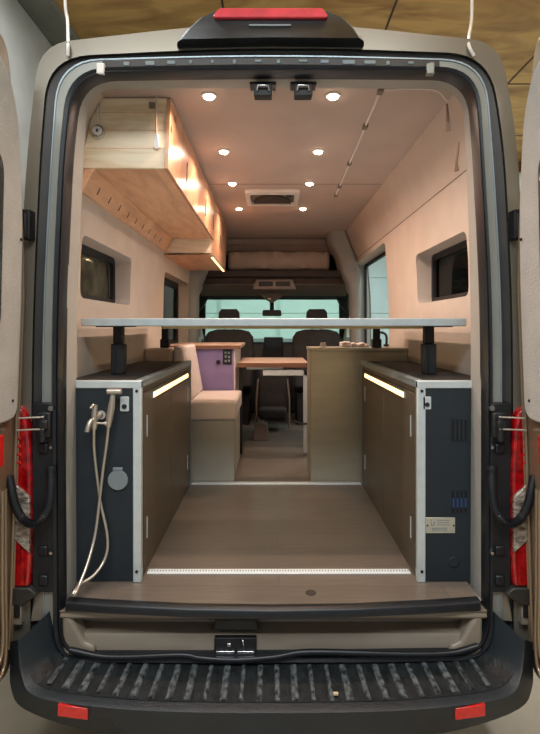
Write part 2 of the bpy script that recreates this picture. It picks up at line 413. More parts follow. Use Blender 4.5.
# windows ------------------------------------------------------------------
def window(nm, side, y0, y1, z0, z1, glass, fw=.035, slide=False, d=.115, back=None):
    s = side; base = (-.85 if s < 0 else .912); 
    if z1 > 1.6: base = .90
    x = base+s*d; r = .05
    b = MB()
    A = rpoly([(y0-.0, z0-.0), (y1+.0, z0-.0), (y1+.0, z1+.0), (y0-.0, z1+.0)], r, 6)
    B = rpoly([(y0+fw, z0+fw), (y1-fw, z0+fw), (y1-fw, z1-fw), (y0+fw, z1-fw)], r*.6, 6)
    b.loft([[Vector((x, *p)) for p in A], [Vector((x-s*.022, *p)) for p in A], [Vector((x-s*.022, *p)) for p in B], [Vector((x, *p)) for p in B], [Vector((x, *p)) for p in A]])
    if slide:
        b.box(min(x-s*.045, x-s*.02), max(x-s*.045, x-s*.02), y0+fw*.8, y0+fw+.02, (z0+z1)/2-.035, (z0+z1)/2+.035)
    o = b.build(nm, 'black', smooth=40); struct(o)
    g = MB().box(x+s*.0-.003, x+.003, y0+.01, y1-.01, z0+.01, z1-.01).build('pane', glass, o)
    if back:
        MB().box(x+s*.014-.002, x+s*.014+.002, y0+.02, y1-.02, z0+.02, z1-.02).build('window_film', back, o)
    return o
window('window_1', -1, *WZ['l1'], 'glass_film', slide=True, back='foil')
window('window_2', -1, *WZ['l2'], 'glass_dark', .06)
window('window_3', 1, *WZ['r1'], 'glass_black', slide=True)
window('window_4', 1, *WZ['r2'], 'glass_clear', .03)
window('window_5', -1, *CABW, 'glass_teal', .03)
window('window_6', 1, *CABW, 'glass_teal', .03)
# windshield
ws = [(-.80, 1.385, 4.12), (.83, 1.385, 4.12), (.93, .86, 4.86), (-.90, .86, 4.86)]
o = MB().loft([[Vector((p[0], p[2]+dy, p[1])) for p in ws] for dy in (0, .006)], cap=True).build('window_7', 'glass_teal'); struct(o, 'teal tinted windshield')
b = MB()
for a, c in ((0, 3), (1, 2)):
    p, q_ = ws[a], ws[c]; sg = 1 if p[0] < 0 else -1
    b.loft([[Vector((v[0]+sg*dx, v[2]-.01+dy, v[1])) for dx, dy in ((-.1, -.03), (.05, -.03), (.035, .05), (-.1, .05))] for v in (p, q_)], cap=True)
b.box(-.9, .93, 4.06, 4.16, 1.38, 1.5)
# rounded upper corners
for sx, x0 in ((1, -.80), (-1, .83)):
    b.prism([(x0-sx*.06, 1.41), (x0+sx*.14, 1.41), (x0+sx*.06, 1.365), (x0+sx*.03, 1.30), (x0-sx*.06, 1.2)], 'Y', 4.10, 4.20)
o = b.build('windshield_frame', 'black', van, bevel=.01)
MB().box(-.96, 1.02, 4.86, 4.95, -.3, .87).build('firewall', 'black', van)

# sill below the floor edge
prof = [(-.030, -.034), (-.022, -.042), (-.026, -.06), (-.012, -.072), (.075, -.084), (.075, -.13), (.006, -.137), (0, -.15), (.0, -.20), (-.012, -.235), (.12, -.235), (.12, -.04)]
MB().prism(prof, 'X', -.80, .815).build('rear_sill', 'sill_paint', van, bevel=.004)
b = MB()
xs = [-.772, -.6, -.3, 0, .3, .6, .788]
def edge(dy, z): return [Vector((x, -.062*(1-(x/.8)**2)-.020+dy, z)) for x in xs]
b.loft([edge(.03, .004), edge(.0, .004), edge(-.008, -.006), edge(-.008, -.029), edge(.03, -.031)], closed=False)
b.build('floor_edge_trim', 'rubber', van, smooth=60)
for s, c in ((-1, -.79), (1, .80)):
    b = MB(); k = -s
    P = [(c, -.052), (c+k*.03, -.056), (c+k*.055, -.10), (c+k*.085, -.155), (c+k*.125, -.17), (c+k*.125, -.205), (c, -.215)]
    b.prism(P, 'Y', -.022, .05); b.build('sill_corner', 'sill_paint', van, bevel=.014, seg=3)
b = MB(); b.box(-.24, -.035, .0, .05, -.085, -.065); b.prism([(-.225, -.125), (-.045, -.125), (-.06, -.082), (-.21, -.082)], 'Y', .0, .046)
b.build('sill_bridge', 'channel', van, bevel=.006)
lt = MB().box(-.215, -.055, -.016, .01, -.198, -.142).build('door_latch', 'black', van, bevel=.004)
b = MB(); b.box(-.208, -.138, -.024, -.012, -.200, -.188); b.box(-.128, -.062, -.024, -.012, -.200, -.188)
b.box(-.166, -.150, -.026, -.012, -.172, -.158); b.tube([(-.105, -.022, -.185), (-.103, -.03, -.16), (-.107, -.022, -.146)], .003, 6)
loose(b, 'striker', 'chrome', lt, bevel=.002)
# wavy lower seal bulge
b = MB(); pth = [PT(x, y, -.03) for x, y in ((70, 650), (110, 657), (180, 655), (200, 658), (236, 660), (275, 657), (310, 652), (400, 654), (450, 653), (478, 646))]
b.tube(smoothpath(pth, 6), .012, 8); b.build('seal_bulge', 'rubber', lt.parent, smooth=60)

# upper edge: striker rail with little chrome pieces
ur = MB().loft([[Vector((x, y, z-.012*(x/.66)**2)) for y, z in ((-.010, 2.026), (-.010, 2.058), (.006, 2.058), (.006, 2.026))] for x in [-.64+i*.08 for i in range(17)]], cap=True).build('gutter_rail', 'channel', van, bevel=.004)
b = MB()
for i in range(15):
    x = -.56+i*.083; b.box(x, x+random.uniform(.010, .05), -.014, -.004, 2.034+random.uniform(-.004, .004)-.012*(x/.66)**2, 2.048-.012*(x/.66)**2)
loose(b, 'rail_clip', 'greyplastic', ur, bevel=.003)
for x in (101, 430):
    MB().box(X(x-4, -.02), X(x+4, -.02), -.03, -.005, Z(75, -.02), Z(64, -.02)).build('door_stop', 'white' if x < 200 else 'inner_paint', van, bevel=.004)
# brake light pod
pod = MB()
P0 = [(176, 43), (186, 31), (199, 19), (214, 13), (240, 11), (271, 10.5), (302, 11), (330, 13), (345, 19), (357, 31), (365, 42), (271, 41)]
def ring(sc, Y):
    c = (271, 28); return [Vector((v.x, Y, v.z)) for v in (PT(c[0]+(p[0]-c[0])*sc, c[1]+(p[1]-c[1])*sc, -.04) for p in P0)]
pod.loft([ring(1.0, .10), ring(1.0, -.02), ring(.985, -.045), ring(.93, -.06)], cap=True)
pod_o = pod.build('brake_light_pod', 'plastic', van, smooth=50, label='black high brake light pod')
b = MB(); b.prism([tuple(p) for p in rpoly([(X(212, -.07), Z(18, -.07)), (X(329, -.07), Z(18, -.07)), (X(323, -.07), Z(8.5, -.07)), (X(219, -.07), Z(8.5, -.07))], .012, 4)], 'Y', -.075, -.03)
b.build('brake_lens', 'lens_rose', pod_o, bevel=.006, label='red brake light lens')
MB().box(X(249, -.06), X(291, -.06), -.066, -.055, Z(26.5, -.06), Z(25, -.06)).build('pod_highlight', 'greyplastic', pod_o)  # pale strip stands in for a highlight on the pod

# striker sockets under the header
for x in (263, 303):
    k = MB(); k.box(X(x-13, .1), X(x+13, .1), .06, .12, Z(89, .1), Z(78, .1))
    o = k.build('upper_latch', 'rubber', van, bevel=.004)
    k = MB(); k.box(X(x-9, .06), X(x+9, .06), .03, .075, Z(99, .06), Z(87, .06)); k.build('latch_socket', 'black', o, bevel=.004)
    k = MB(); k.tube([(X(x-6, .03), .025, Z(91, .03)), (X(x-5, .03), .015, Z(87, .03)), (X(x+5, .03), .015, Z(87, .03)), (X(x+6, .03), .025, Z(91, .03))], .004, 8); k.build('latch_loop', 'chrome', o, smooth=60)

# tail lights -------------------------------------------------------------
def mirx(px): return 543-px
def side_px(s, px): return px if s < 0 else mirx(px)
for s in (-1, 1):
    f = lambda px, py, Y=0: (X(side_px(s, px), Y), Z(py, Y))
    red = [(-2, 404), (22, 404), (29, 411), (33, 430), (35, 470), (35, 560), (33, 583), (-2, 583)]
    t = MB().prism([f(*p) for p in red], 'Y', -.035, .06).build('tail_light', 'lens_red', van, bevel=.012, seg=3, label='tall red tail light')
    clear = [(-2, 466), (14, 480), (31, 496), (31, 552), (14, 536), (-2, 526)]
    MB().prism([f(*p, -.03) for p in clear], 'Y', -.046, -.03).build('reversing_lens', 'lens_clear', t, bevel=.004, label='clear patterned reversing lens')
    b = MB()
    for k in range(4): 
        p = f(16, 438+k*8, -.03); b.box(p[0]-.018, p[0]+.022, -.040, -.034, p[1]-.006, p[1]+.006)
    loose(b, 'lens_rib', 'reflector', t, bevel=.003)
    # black shut-face cover beside the lamp
    cov = MB(); cov.prism([f(*p) for p in [(34, 402), (57, 402), (57, 590), (34, 590)]], 'Y', -.02, .03)
    cov = cov.build('pillar_cover', 'plastic', van, bevel=.006)
    b = MB()
    for py in (447, 548, 577): b.box(f(46, 0)[0]-.018, f(46, 0)[0]+.018, -.032, -.018, f(0, py+5)[1], f(0, py-5)[1])
    loose(b, 'bump_stop', 'rubber', cov, bevel=.006)
    b = MB()
    for py in (408, 447, 552): p = f(52, py, -.03); b.cyl((p[0], -.042, p[1]), (p[0], -.02, p[1]), .010 if py == 408 else .006, n=12)
    loose(b, 'bolt', 'chrome', cov, smooth=40)
    # hinge with check arms
    hg = MB(); p = f(45, 425, -.03); hg.box(p[0]-.026, p[0]+.026, -.05, -.015, p[1]-.045, p[1]+.05); hg.cyl((p[0], -.055, p[1]-.06), (p[0], -.055, p[1]+.04), .012, n=12); hg.box(p[0]-.014, p[0]+.02, -.066, -.03, p[1]-.012, p[1]+.022)
    h = hg.build('door_hinge', 'plastic', van, bevel=.006)
    b = MB()
    for py, x0 in ((418, 19), (430, 17)):
        a, c = f(x0, py, -.07), f(44, py-1, -.06); b.cyl((a[0], -.075, a[1]), (c[0], -.062, c[1]), .0034, n=8)
    loose(b, 'check_arm', 'steel', h, smooth=60)
    # upper hinge
    hg = MB(); p = f(30, 226, -.01); hg.box(p[0]-.013, p[0]+.016, -.05, .005, p[1]-.055, p[1]+.055); hg.cyl((p[0], -.05, p[1]-.05), (p[0], -.05, p[1]+.04), .008, n=10)
    hg.build('door_hinge', 'black', van, bevel=.004)
    # corrugated cable boot
    ctrl = [(51, 466, -.03), (50.5, 490, -.05), (48, 508, -.06), (41, 520, -.07), (32, 524, -.08), (23, 519, -.085), (16, 507, -.09), (12, 492, -.09), (9, 476, -.08)]
    pth = smoothpath([PT(side_px(s, a), c, d) for a, c, d in ctrl], 12)
    rr = [.0150+(.0020 if i % 2 else -.001) for i in range(len(pth))]
    for i in range(3): rr[i] = .019
    MB().tube(pth, rr, 12).build('cable_boot', 'rubber', van, smooth=70)
    # body corner under the lamp
    MB().prism([f(*p) for p in [(5, 583), (34, 583), (42, 590), (27, 601), (5, 601)]], 'Y', -.04, .06).build('lamp_ledge', 'channel', van, bevel=.006)
    MB().prism([f(*p) for p in [(36, 585), (55, 570), (57, 620), (30, 622)]], 'Y', .0, .05).build('corner_panel', 'sill_paint', van, bevel=.004)
    o = MB().prism([f(*p) for p in [(9, 601), (25, 601), (25, 621), (9, 621)]], 'Y', -.03, .05).build('bumper_bracket', 'sill_paint', van, bevel=.004)
    MB().prism([f(*p, -.03) for p in [(13, 605), (20, 605), (20, 617), (13, 617)]], 'Y', -.036, -.028).build('bracket_slot', 'black', o)

# bumper --------------------------------------------------------------------
A = [(51, 610, 0), (55, 630, 0), (60, 647, 0), (72, 656, 0), (111, 660, 0), (180, 662, 0), (271, 662, 0)]
B = [(21, 639, -.10), (22.5, 655, -.12), (25, 674, -.15), (34, 689, -.18), (65, 698, -.21), (150, 706, -.24), (271, 708, -.247)]
B2 = [(18, 640, -.11), (19, 657, -.13), (22, 677, -.16), (31, 694, -.19), (64, 703, -.222), (150, 711, -.252), (271, 713, -.26)]
D = [(10, 642, -.07), (10, 662, -.09), (11, 688, -.12), (24, 709, -.165), (80, 729, -.205), (160, 741, -.235), (271, 746, -.245)]
E = [(18, 646, .05), (14, 664, .02), (16, 689, -.0), (30, 706, -.03), (85, 720, -.08), (165, 728, -.12), (271, 732, -.13)]
A0 = [(48, 612, .04), (50, 630, .04), (54, 650, .04), (66, 662, .04), (111, 668, .04), (180, 670, .04), (271, 670, .04)]
def row(r):
    L_ = [PT(*p) for p in r]; R_ = [PT(mirx(p[0]), p[1], p[2]) for p in r[:-1]][::-1]
    return smoothpath(L_+R_, 4)
bump = MB().loft([row(A0), row(A), row(B), row(B2), row(D), row(E)], closed=False).build('rear_bumper', 'bumper', van, smooth=55, label='black plastic step bumper')
# ribbed tread on the step
rows = [row(A), row(B)]
def onstep(px, t):          # point on the step surface, t 0 back .. 1 front
    best = None
    ra, rb = rows
    x = X(px, 0)
    for i in range(len(ra)-1):
        if ra[i].x <= x <= ra[i+1].x:
            k = (x-ra[i].x)/(ra[i+1].x-ra[i].x+1e-9)
            return (ra[i].lerp(ra[i+1], k)).lerp(rb[i].lerp(rb[i+1], k), t)
b = MB(); 
N_ = 46
base = [onstep(62+i*(482-62)/N_, t) for t in (.07, .90) for i in range(N_+1)]
b.loft([[p+Vector((0, 0, .002)) for p in base[:N_+1]], [p+Vector((0, 0, .002)) for p in base[N_+1:]]], closed=False)
tr = b.build('step_tread', 'tread', bump, label='scuffed ribbed black step tread')
random.seed(3)
for i in range(26):
    px = 70+i*15.9; wd = random.choice((.009, .011, .014))
    p, q_ = onstep(px, .10), onstep(px, .88)
    if p is None: continue
    q_ = Vector((p.x*1.01, q_.y, q_.z))
    MB().loft([[v+Vector((-wd, 0, .0)), v+Vector((-wd*.6, 0, .007)), v+Vector((wd*.6, 0, .007)), v+Vector((wd, 0, .0))] for v in (p, q_)], cap=True).build('tread_rib', 'rib', tr)
for s in (-1, 1):
    P = [PT(side_px(s, a), c, -.228) for a, c in ((58, 704), (88, 708), (88, 719.5), (58, 715.5))]
    MB().loft([[p+Vector((0, d, 0)) for p in P] for d in (-.004, .03)], cap=True).build('bumper_reflector', 'reflector', bump, bevel=.002, label='small red rectangular reflector')
MB().box(.215, .231, -.20, -.19, -.232, -.226).build('leaf_scrap', 'pine', bump)

# rear doors, swung out square to the body -----------------------------------
for s in (-1, 1):
    # u runs from the hinge towards the camera; the door leans inward with the body above the belt
    xin = lambda z: s*(.91 if z > 1.5 else (.91+(1.5-z)*.036 if z > .6 else .9424+(.6-z)*.032))
    def lean(z): return 0 if z < 1.15 else 0
    def dx(z, o_): return (xin(z)-s*lean(z))+s*o_
    zt, zb = 2.03, -.26
    def outline(m_, zt_, zb_, r1, r2, u0, u1):
        top = [(u0+m_, zb_), (u1, zb_), (u1, zt_), (u0+m_+.02, zt_)]
        return rpoly(top, [r2, .05, .08, r1], 7)
    def slabd(ol, o0, o1):
        return MB().loft([[Vector((dx(p.y, o_), -p.x, p.y)) for p in ol] for o_ in (o0, o1)], cap=True)
    d = slabd(rpoly([(.015, zb), (.80, zb), (.80, 2.045), (.26, 2.045), (.185, 2.035), (.152, 1.99), (.135, 1.91), (.098, 1.75), (.05, 1.5), (.015, 1.2)], [.05, .05, .08, .04, .04, .05, .05, .1, .2, .2], 4), .012, .07).build('rear_door', 'paint_warm', van, bevel=.010, seg=3, label='opened bronze rear door seen nearly edge on')
    b = MB()   # raised rim and gutters on the hinge side
    for uu, o_ in ((.034, .006), (.054, .004)):
        b.tube([(dx(z, o_), -uu-(.0 if z < 1.2 else (z-1.2)*.16), z) for z in [zb+.1+i*.12 for i in range(17)]], .006, 8)
    b.build('door_rim', 'paint_warm', d, smooth=60)
    pn = slabd(rpoly([(.080, .70), (.74, .70), (.74, 1.95), (.27, 1.945), (.19, 1.90), (.130, 1.78), (.100, 1.5), (.080, 1.2)], [.06, .05, .08, .06, .06, .1, .2, .2], 4), -.012, .014)
    pn = pn.build('door_panel', 'door_panel', d, bevel=.008, seg=3, label='beige fabric door lining')
    # glazing opening with its rubber
    wn = slabd(rpoly([(.238, 1.0), (.68, 1.0), (.68, 1.62), (.25, 1.62)], .08, 6), -.020, -.008).build('window_rubber', 'rubber', d, bevel=.004)
    slabd(rpoly([(.254, 1.02), (.66, 1.02), (.66, 1.60), (.265, 1.60)], .07, 6), -.024, -.018).build('window_pane', 'glass_clear', wn)
    b = MB()
    for uu, z in ((.105, 1.35), (.125, .77)): b.cyl((dx(z, -.016), -uu, z), (dx(z, -.008), -uu, z), .005, n=8)
    loose(b, 'panel_clip', 'black', pn)
    b = slabd(rpoly([(.178, .55), (.22, .55), (.22, .66), (.178, .66)], .008, 4), -.014, .012); b.build('door_reflector', 'reflector', d, bevel=.003, label='small red door reflector')
    b = MB()
    b.tube(smoothpath([(dx(0, -.004), -.11, .45), (dx(0, -.006), -.112, .1), (dx(0, -.006), -.108, -.12), (dx(0, -.006), -.14, -.2), (dx(0, -.006), -.25, -.21)], 6), .007, 8)
    b.tube(smoothpath([(dx(0, -.004), -.13, .45), (dx(0, -.006), -.135, .1), (dx(0, -.006), -.13, -.08), (dx(0, -.006), -.16, -.15), (dx(0, -.006), -.25, -.16)], 6), .007, 8)
    b.build('door_seal_strip', 'paint_warm', d, smooth=60)

# cords coming down from the garage ceiling to the roof corners
for (x0, x1, lb) in ((65, 68, 'white cord hanging down to the left roof corner of the van'), (472, 469, 'thin white cord hanging down to the right roof corner of the van')):
    o = MB().tube(smoothpath([PT(x0, -112, .12), PT(x0, -4, .12), PT((x0+x1)/2+1, 20, .12), PT(x1, 40 if x0 < 200 else 37, .06), PT(x1, 46, -.012), PT(x1+(0 if x0 < 200 else 5), 56, -.012)], 6), .0065, 8).build('rope', 'white', smooth=60)
    tag(o, lb, 'cord')

# ================================================================== INSIDE THE VAN
LX0, LX1, RX0, RX1 = -.857, -.525, .592, .920
YC0, YC1, ZT = .130, 1.457, .815
def cabinet(s):
    a, c = (LX0, LX1) if s < 0 else (RX0, RX1)       # a..c along x
    wall, aisle = (a, c) if s < 0 else (c, a)
    k = 1 if s < 0 else -1                            # towards the aisle
    nm = 'left' if s < 0 else 'right'
    lab = 'dark garage cabinet on the left with a shower tap on its end' if s < 0 else 'dark garage cabinet on the right with slotted vents and a maker plate'
    c0 = thing('garage_cabinet', lab, 'cabinet', ((a+c)/2, YC0, 0))
    x0, x1 = sorted((wall+k*.004, aisle-k*.02)); MB().box(x0, x1, YC0+.012, YC1, .0, ZT-.03).build('carcass', 'laminate', c0)
    x0, x1 = sorted((wall+k*.065, aisle-k*.004)); MB().box(x0, x1, YC0, YC0+.014, .004, ZT-.01).build('end_panel', 'navy', c0, label='blue black end panel')
    x0, x1 = sorted((wall+k*.004, aisle-k*.01)); MB().box(x0, x1, YC0+.004, YC1, ZT-.03, ZT-.002).build('top_panel', 'cabtop', c0, bevel=.003, label='black top')
    # doors on the aisle side
    x0, x1 = sorted((aisle-k*.022, aisle-k*.002))
    for y0, y1 in ((YC0+.045, .77), (.775, YC1-.02)):
        d = MB().box(x0, x1, y0, y1, .035, .76).build('door', 'laminate', c0, bevel=.002)
        b = MB()
        for z in ((.14, .23), (.57, .66)):
            y = y0+.05 if y0 < .5 else y1-.12
            xa, xb = sorted((aisle-k*.003, aisle+k*.0015)); b.box(xa, xb, y, y+.007, z[0], z[1])
        loose(b, 'hinge_strip', 'alu', d)
    b = MB(); x0, x1 = sorted((aisle-k*.022, aisle-k*.006)); b.box(x0, x1, YC0+.02, YC1, .0, .034); b.box(x0, x1, YC0+.02, YC1, .763, ZT-.03)
    loose(b, 'face_rail', 'laminate', c0)
    # aluminium edge trims
    b = MB(); x0, x1 = sorted((aisle-k*.034, aisle+k*.0)); b.box(x0, x1, YC0-.006, YC0+.02, .0, ZT); 
    b.build('edge_trim', 'alu', c0, bevel=.003, label='pale aluminium corner trim')
    b = MB(); x0, x1 = sorted((wall+k*.065, aisle)); b.box(x0, x1, YC0-.007, YC0+.02, ZT-.029, ZT+.002)
    b.build('edge_trim', 'alu', c0, bevel=.003, label='pale aluminium top trim')
    b = MB(); x0, x1 = sorted((aisle-k*.030, aisle+k*.003)); b.box(x0, x1, YC0+.02, YC1, ZT-.010, ZT+.003); x0, x1 = sorted((aisle-k*.004, aisle+k*.003)); b.box(x0, x1, YC0+.02, YC1, ZT-.028, ZT-.010)
    b.build('edge_trim', 'alu_dark', c0, bevel=.002)
    b = MB(); x0, x1 = sorted((aisle-k*.010, aisle+k*.002)); b.box(x0, x1, YC1-.012, YC1, .0, ZT-.02); b.build('edge_trim', 'alu_dark', c0)
    b = MB(); xc = aisle-k*.018
    for z in (.045, .775): b.cyl((xc, YC0-.010, z), (xc, YC0, z), .006, n=10)
    loose(b, 'screw', 'black', c0)
    # LED strip under the top edge
    ch = MB(); xa, xb = sorted((aisle-k*.004, aisle+k*.006)); ch.box(xa, xb, .315, 1.29, .720, .750); ch = ch.build('light_channel', 'alu_dark', c0)
    xa, xb = sorted((aisle+k*.004, aisle+k*.009)); MB().box(xa, xb, .322, 1.283, .724, .746).build('led_strip', 'led', ch, label='glowing warm LED strip')
    l = area('cabinet_strip_light', (aisle+k*.012, .80, .735), .014, .95, 1.5, (1, .70, .40), (0, -k*PI/2, 0))
    return c0, wall, aisle, k
cabL, wl, al, kl = cabinet(-1)
cabR, wr, ar, kr = cabinet(1)
cY = YC0-.004
# left end: socket plate and round cap
def onend(px, py, Y=cY): return X(px, Y), Z(py, Y)
p = onend(124.5, 403.5); sp = MB().prism([tuple(v) for v in rpoly([(p[0]-.018, p[1]-.032), (p[0]+.018, p[1]-.032), (p[0]+.018, p[1]+.028), (p[0]-.018, p[1]+.028)], .006, 4)], 'Y', YC0-.006, YC0+.002).build('switch_plate', 'alu', cabL, bevel=.002, label='small silver switch plate')
MB().cyl((p[0], YC0-.011, p[1]-.012), (p[0], YC0-.004, p[1]-.012), .010).build('switch_button', 'black', sp, smooth=40)
p = onend(118, 480); rc = MB().cyl((p[0], YC0-.010, p[1]), (p[0], YC0+.001, p[1]), .041, n=32).build('inlet_cap', 'greyplastic', cabL, bevel=.003, label='round grey inlet cap')
MB().box(p[0]-.020, p[0]+.020, YC0-.012, YC0, p[1]+.038, p[1]+.052).build('cap_hinge', 'greyplastic', rc, bevel=.003)
# right end
p = onend(427, 403); sp = MB().prism([tuple(v) for v in rpoly([(p[0]-.017, p[1]-.026), (p[0]+.017, p[1]-.026), (p[0]+.017, p[1]+.026), (p[0]-.017, p[1]+.026)], .005, 4)], 'Y', YC0-.006, YC0+.002).build('switch_plate', 'alu', cabR, bevel=.002, label='small silver switch plate')
MB().cyl((p[0], YC0-.011, p[1]-.006), (p[0], YC0-.004, p[1]-.006), .009).build('switch_button', 'black', sp, smooth=40)
for py in (430, 502):
    v = MB(); q_ = onend(460, py); v.box(q_[0]-.034, q_[0]+.030, YC0-.003, YC0+.001, q_[1]-.046, q_[1]+.046); v = v.build('vent', 'navy', cabR)
    b = MB()
    for i in range(4): b.box(q_[0]-.031+i*.0165, q_[0]-.031+i*.0165+.008, YC0-.0045, YC0-.002, q_[1]-.043, q_[1]+.043)
    loose(b, 'vent_slot', 'slot_shade', v)
    if py == 502:
        b = MB()
        bl = mat('blue_indicator', srgb(40, 70, 130), .4)
        for i in range(4): b.box(q_[0]-.030+i*.0165, q_[0]-.030+i*.0165+.006, YC0-.005, YC0-.004, q_[1]-.022, q_[1]+.016)
        loose(b, 'fan_guard', bl, v, label='blue fan seen behind the slots')
p = onend(440.5, 525.5); pl = MB().box(p[0]-.060, p[0]+.060, YC0-.004, YC0+.001, p[1]-.032, p[1]+.032).build('maker_plate', 'plate', cabR, bevel=.002, label='small engraved silver plate')
b = MB()
for sx in (-1, 1): b.cyl((p[0]+sx*.053, YC0-.006, p[1]), (p[0]+sx*.053, YC0-.003, p[1]), .0035, n=10)
loose(b, 'plate_screw', 'black', pl)
b = MB(); b.box(p[0]-.038, p[0]-.036, YC0-.0052, YC0-.0035, p[1]+.000, p[1]+.024); b.box(p[0]-.038, p[0]-.026, YC0-.0052, YC0-.0035, p[1]+.000, p[1]+.0035)
b.box(p[0]-.028, p[0]-.023, YC0-.0052, YC0-.0035, p[1]+.006, p[1]+.015)
random.seed(11)
for r_, z in enumerate((.019, .010, .001)):
    x = p[0]-.014
    while x < p[0]+.036:
        w_ = random.uniform(.002, .005); b.box(x, x+w_, YC0-.0046, YC0-.0035, p[1]+z, p[1]+z+.0035); x += w_+.0015
x = p[0]-.034
for w_ in (.006, .006, .005, .006, .002, .006, .006, .006):
    b.box(x, x+w_*.35, YC0-.0048, YC0-.0035, p[1]-.023, p[1]-.009); b.box(x, x+w_, YC0-.0048, YC0-.0035, p[1]-.012, p[1]-.009); b.box(x+w_*.7, x+w_, YC0-.0048, YC0-.0035, p[1]-.023, p[1]-.015); x += w_+.0025
b.build('plate_engraving', 'greyplastic', pl)
p = onend(454, 562); MB().cyl((p[0], YC0-.006, p[1]), (p[0], YC0+.001, p[1]), .022, n=24).build('inlet_cap', 'navy', cabR, bevel=.003)

# outdoor shower on the left cabinet end ------------------------------------
sh = thing('outdoor_shower', 'brushed steel tap and hand shower with looping hose on the left cabinet', 'shower', (X(98, cY), YC0, 0))
def E_(px, py, o=.03): Y = YC0-o; return Vector((X(px, Y), Y, Z(py, Y)))
b = MB(); b.cyl(E_(101, 415, 0), E_(101, 415, .012), .018); b.cyl(E_(101, 415, .01), E_(97, 418, .04), .010)
b.build('wall_flange', 'steel', sh, smooth=40)
b = MB(); b.tube([E_(95, 405, .045), E_(94.5, 414, .045), E_(94.5, 426, .045), E_(94, 430, .045)], [.010, .0115, .012, .008], 14)
bd = b.build('tap_body', 'steel', sh, smooth=50)
b = MB(); b.tube([E_(95, 406, .045), E_(93, 405, .06), E_(90.5, 408.5, .07)], [.007, .005, .005], 10); b.build('tap_lever', 'steel', bd, smooth=50)
b = MB(); b.tube(smoothpath([E_(95, 420, .045), E_(91, 421, .06), E_(88.5, 426, .07), E_(87, 432, .075)], 5), .0095, 12); b.build('spout', 'steel', sh, smooth=50)
b = MB(); b.tube([E_(96, 423, .045), E_(105, 423.5, .045)], .0045, 10); b.tube([E_(105, 423.5, .045), E_(109, 423.5, .045)], .009, 12); b.build('holder_arm', 'steel', sh, smooth=50)
b = MB(); b.tube([E_(112.7, 395, .05), E_(111.5, 406, .048), E_(109.5, 418, .045), E_(108.5, 427, .045)], [.009, .0135, .0135, .009], 14)
hs = b.build('shower_handle', 'steel', sh, smooth=50)
b = MB(); b.cyl(E_(107.5, 391.5, .05), E_(121.5, 391.5, .05), .0115, n=16); b.build('shower_head', 'steel', hs, smooth=40)
hp = [(94, 430, .045), (94.3, 450, .03), (97.5, 480, .022), (101, 505, .022), (106.5, 530, .025), (107.5, 548, .03), (103, 563, .05), (93, 576, .09), (82, 583, .12), (75.5, 590, .15), (72.5, 595, .165), (75, 594, .18), (80, 583, .15), (88, 562, .10), (95, 535, .05), (99, 505, .035), (103, 470, .03), (106.5, 445, .04), (108.5, 427, .045)]
P_ = [E_(*v) for v in hp]
for v in P_: v.z = max(v.z, .009)
b = MB(); b.tube(smoothpath(P_, 10), .0058, 10); b.build('shower_hose', 'steel', sh, smooth=60)

# aluminium thresholds on the floor
def threshold(y0, y1, x0, x1, lab, name='threshold_strip'):
    t = thing(name, lab, 'floor trim', ((x0+x1)/2, (y0+y1)/2, 0))
    s_ = MB().box(x0, x1, y0, y1, 0, .006).build('strip', 'bright_alu', t, bevel=.002)
    b = MB(); n_ = int((x1-x0)/.012)
    for i in range(n_): b.box(x0+.004+i*.012, x0+.008+i*.012, (y0+y1)/2-.004, (y0+y1)/2+.008, .006, .0072)
    b.build('strip_hole', 'alu_dark', s_)
threshold(.195, .235, -.52, .585, 'perforated aluminium strip across the floor nearest the rear sill')
threshold(1.462, 1.512, -.527, .593, 'aluminium strip across the floor at the foot of the bench', 'threshold_strip')
o = MB().cyl((X(311, .03), .04, 0), (X(311, .03), .04, .003), .021, n=24).build('floor_cap', 'darkconsole', bevel=.001); tag(o, 'small round brown cap set in the floor by the rear edge', 'cap')

# bed ---------------------------------------------------------------------------
bed = thing('bed_platform', 'thin bed platform spanning both garage cabinets on black posts', 'bed', (.03, .32, ZT))
b = MB().box(-.812, .852, .325, 1.64, 1.045, 1.068); b.build('bed_panel', 'alu_dark', bed, bevel=.002)
b = MB(); b.box(-.838, .862, .315, .345, 1.038, 1.073); b.build('front_rail', 'rail', bed, bevel=.004, label='blue grey aluminium front rail')
MB().box(-.50, .70, .42, 1.60, 1.026, 1.044).build('batten', 'ply', bed, label='pale plywood batten')
MB().box(.64, .84, .43, .50, 1.034, 1.046).build('mounting_bracket', 'black', bed)
MB().box(-.81, -.64, .43, .50, 1.034, 1.046).build('mounting_bracket', 'black', bed)
for x, y, zf in ((-.715, .46, ZT), (.742, .46, ZT), (.716, 1.56, .896), (-.716, 1.56, .896)):
    h = MB(); h.box(x-.031, x+.029, y-.015, y+.045, zf, .955); h.box(x-.023, x+.021, y-.007, y+.037, .955, 1.046)
    g_ = h.build('lift_post', 'black', bed, bevel=.004)
    b = MB(); b.box(x-.012, x-.006, y-.019, y-.015, zf+.01, .945); b.build('post_slot', 'rubber', g_)

# overhead cabinets ---------------------------------------------------------------
OY0, OY1, OY2 = .275, 2.10, 3.22
oc = thing('overhead_cabinet', 'pine overhead cabinet with varnished doors along the left ceiling', 'cabinet', (-.63, OY0, 1.63))
xl = lambda z: -.79 if z < 1.7 else -.79+(z-1.7)*.27
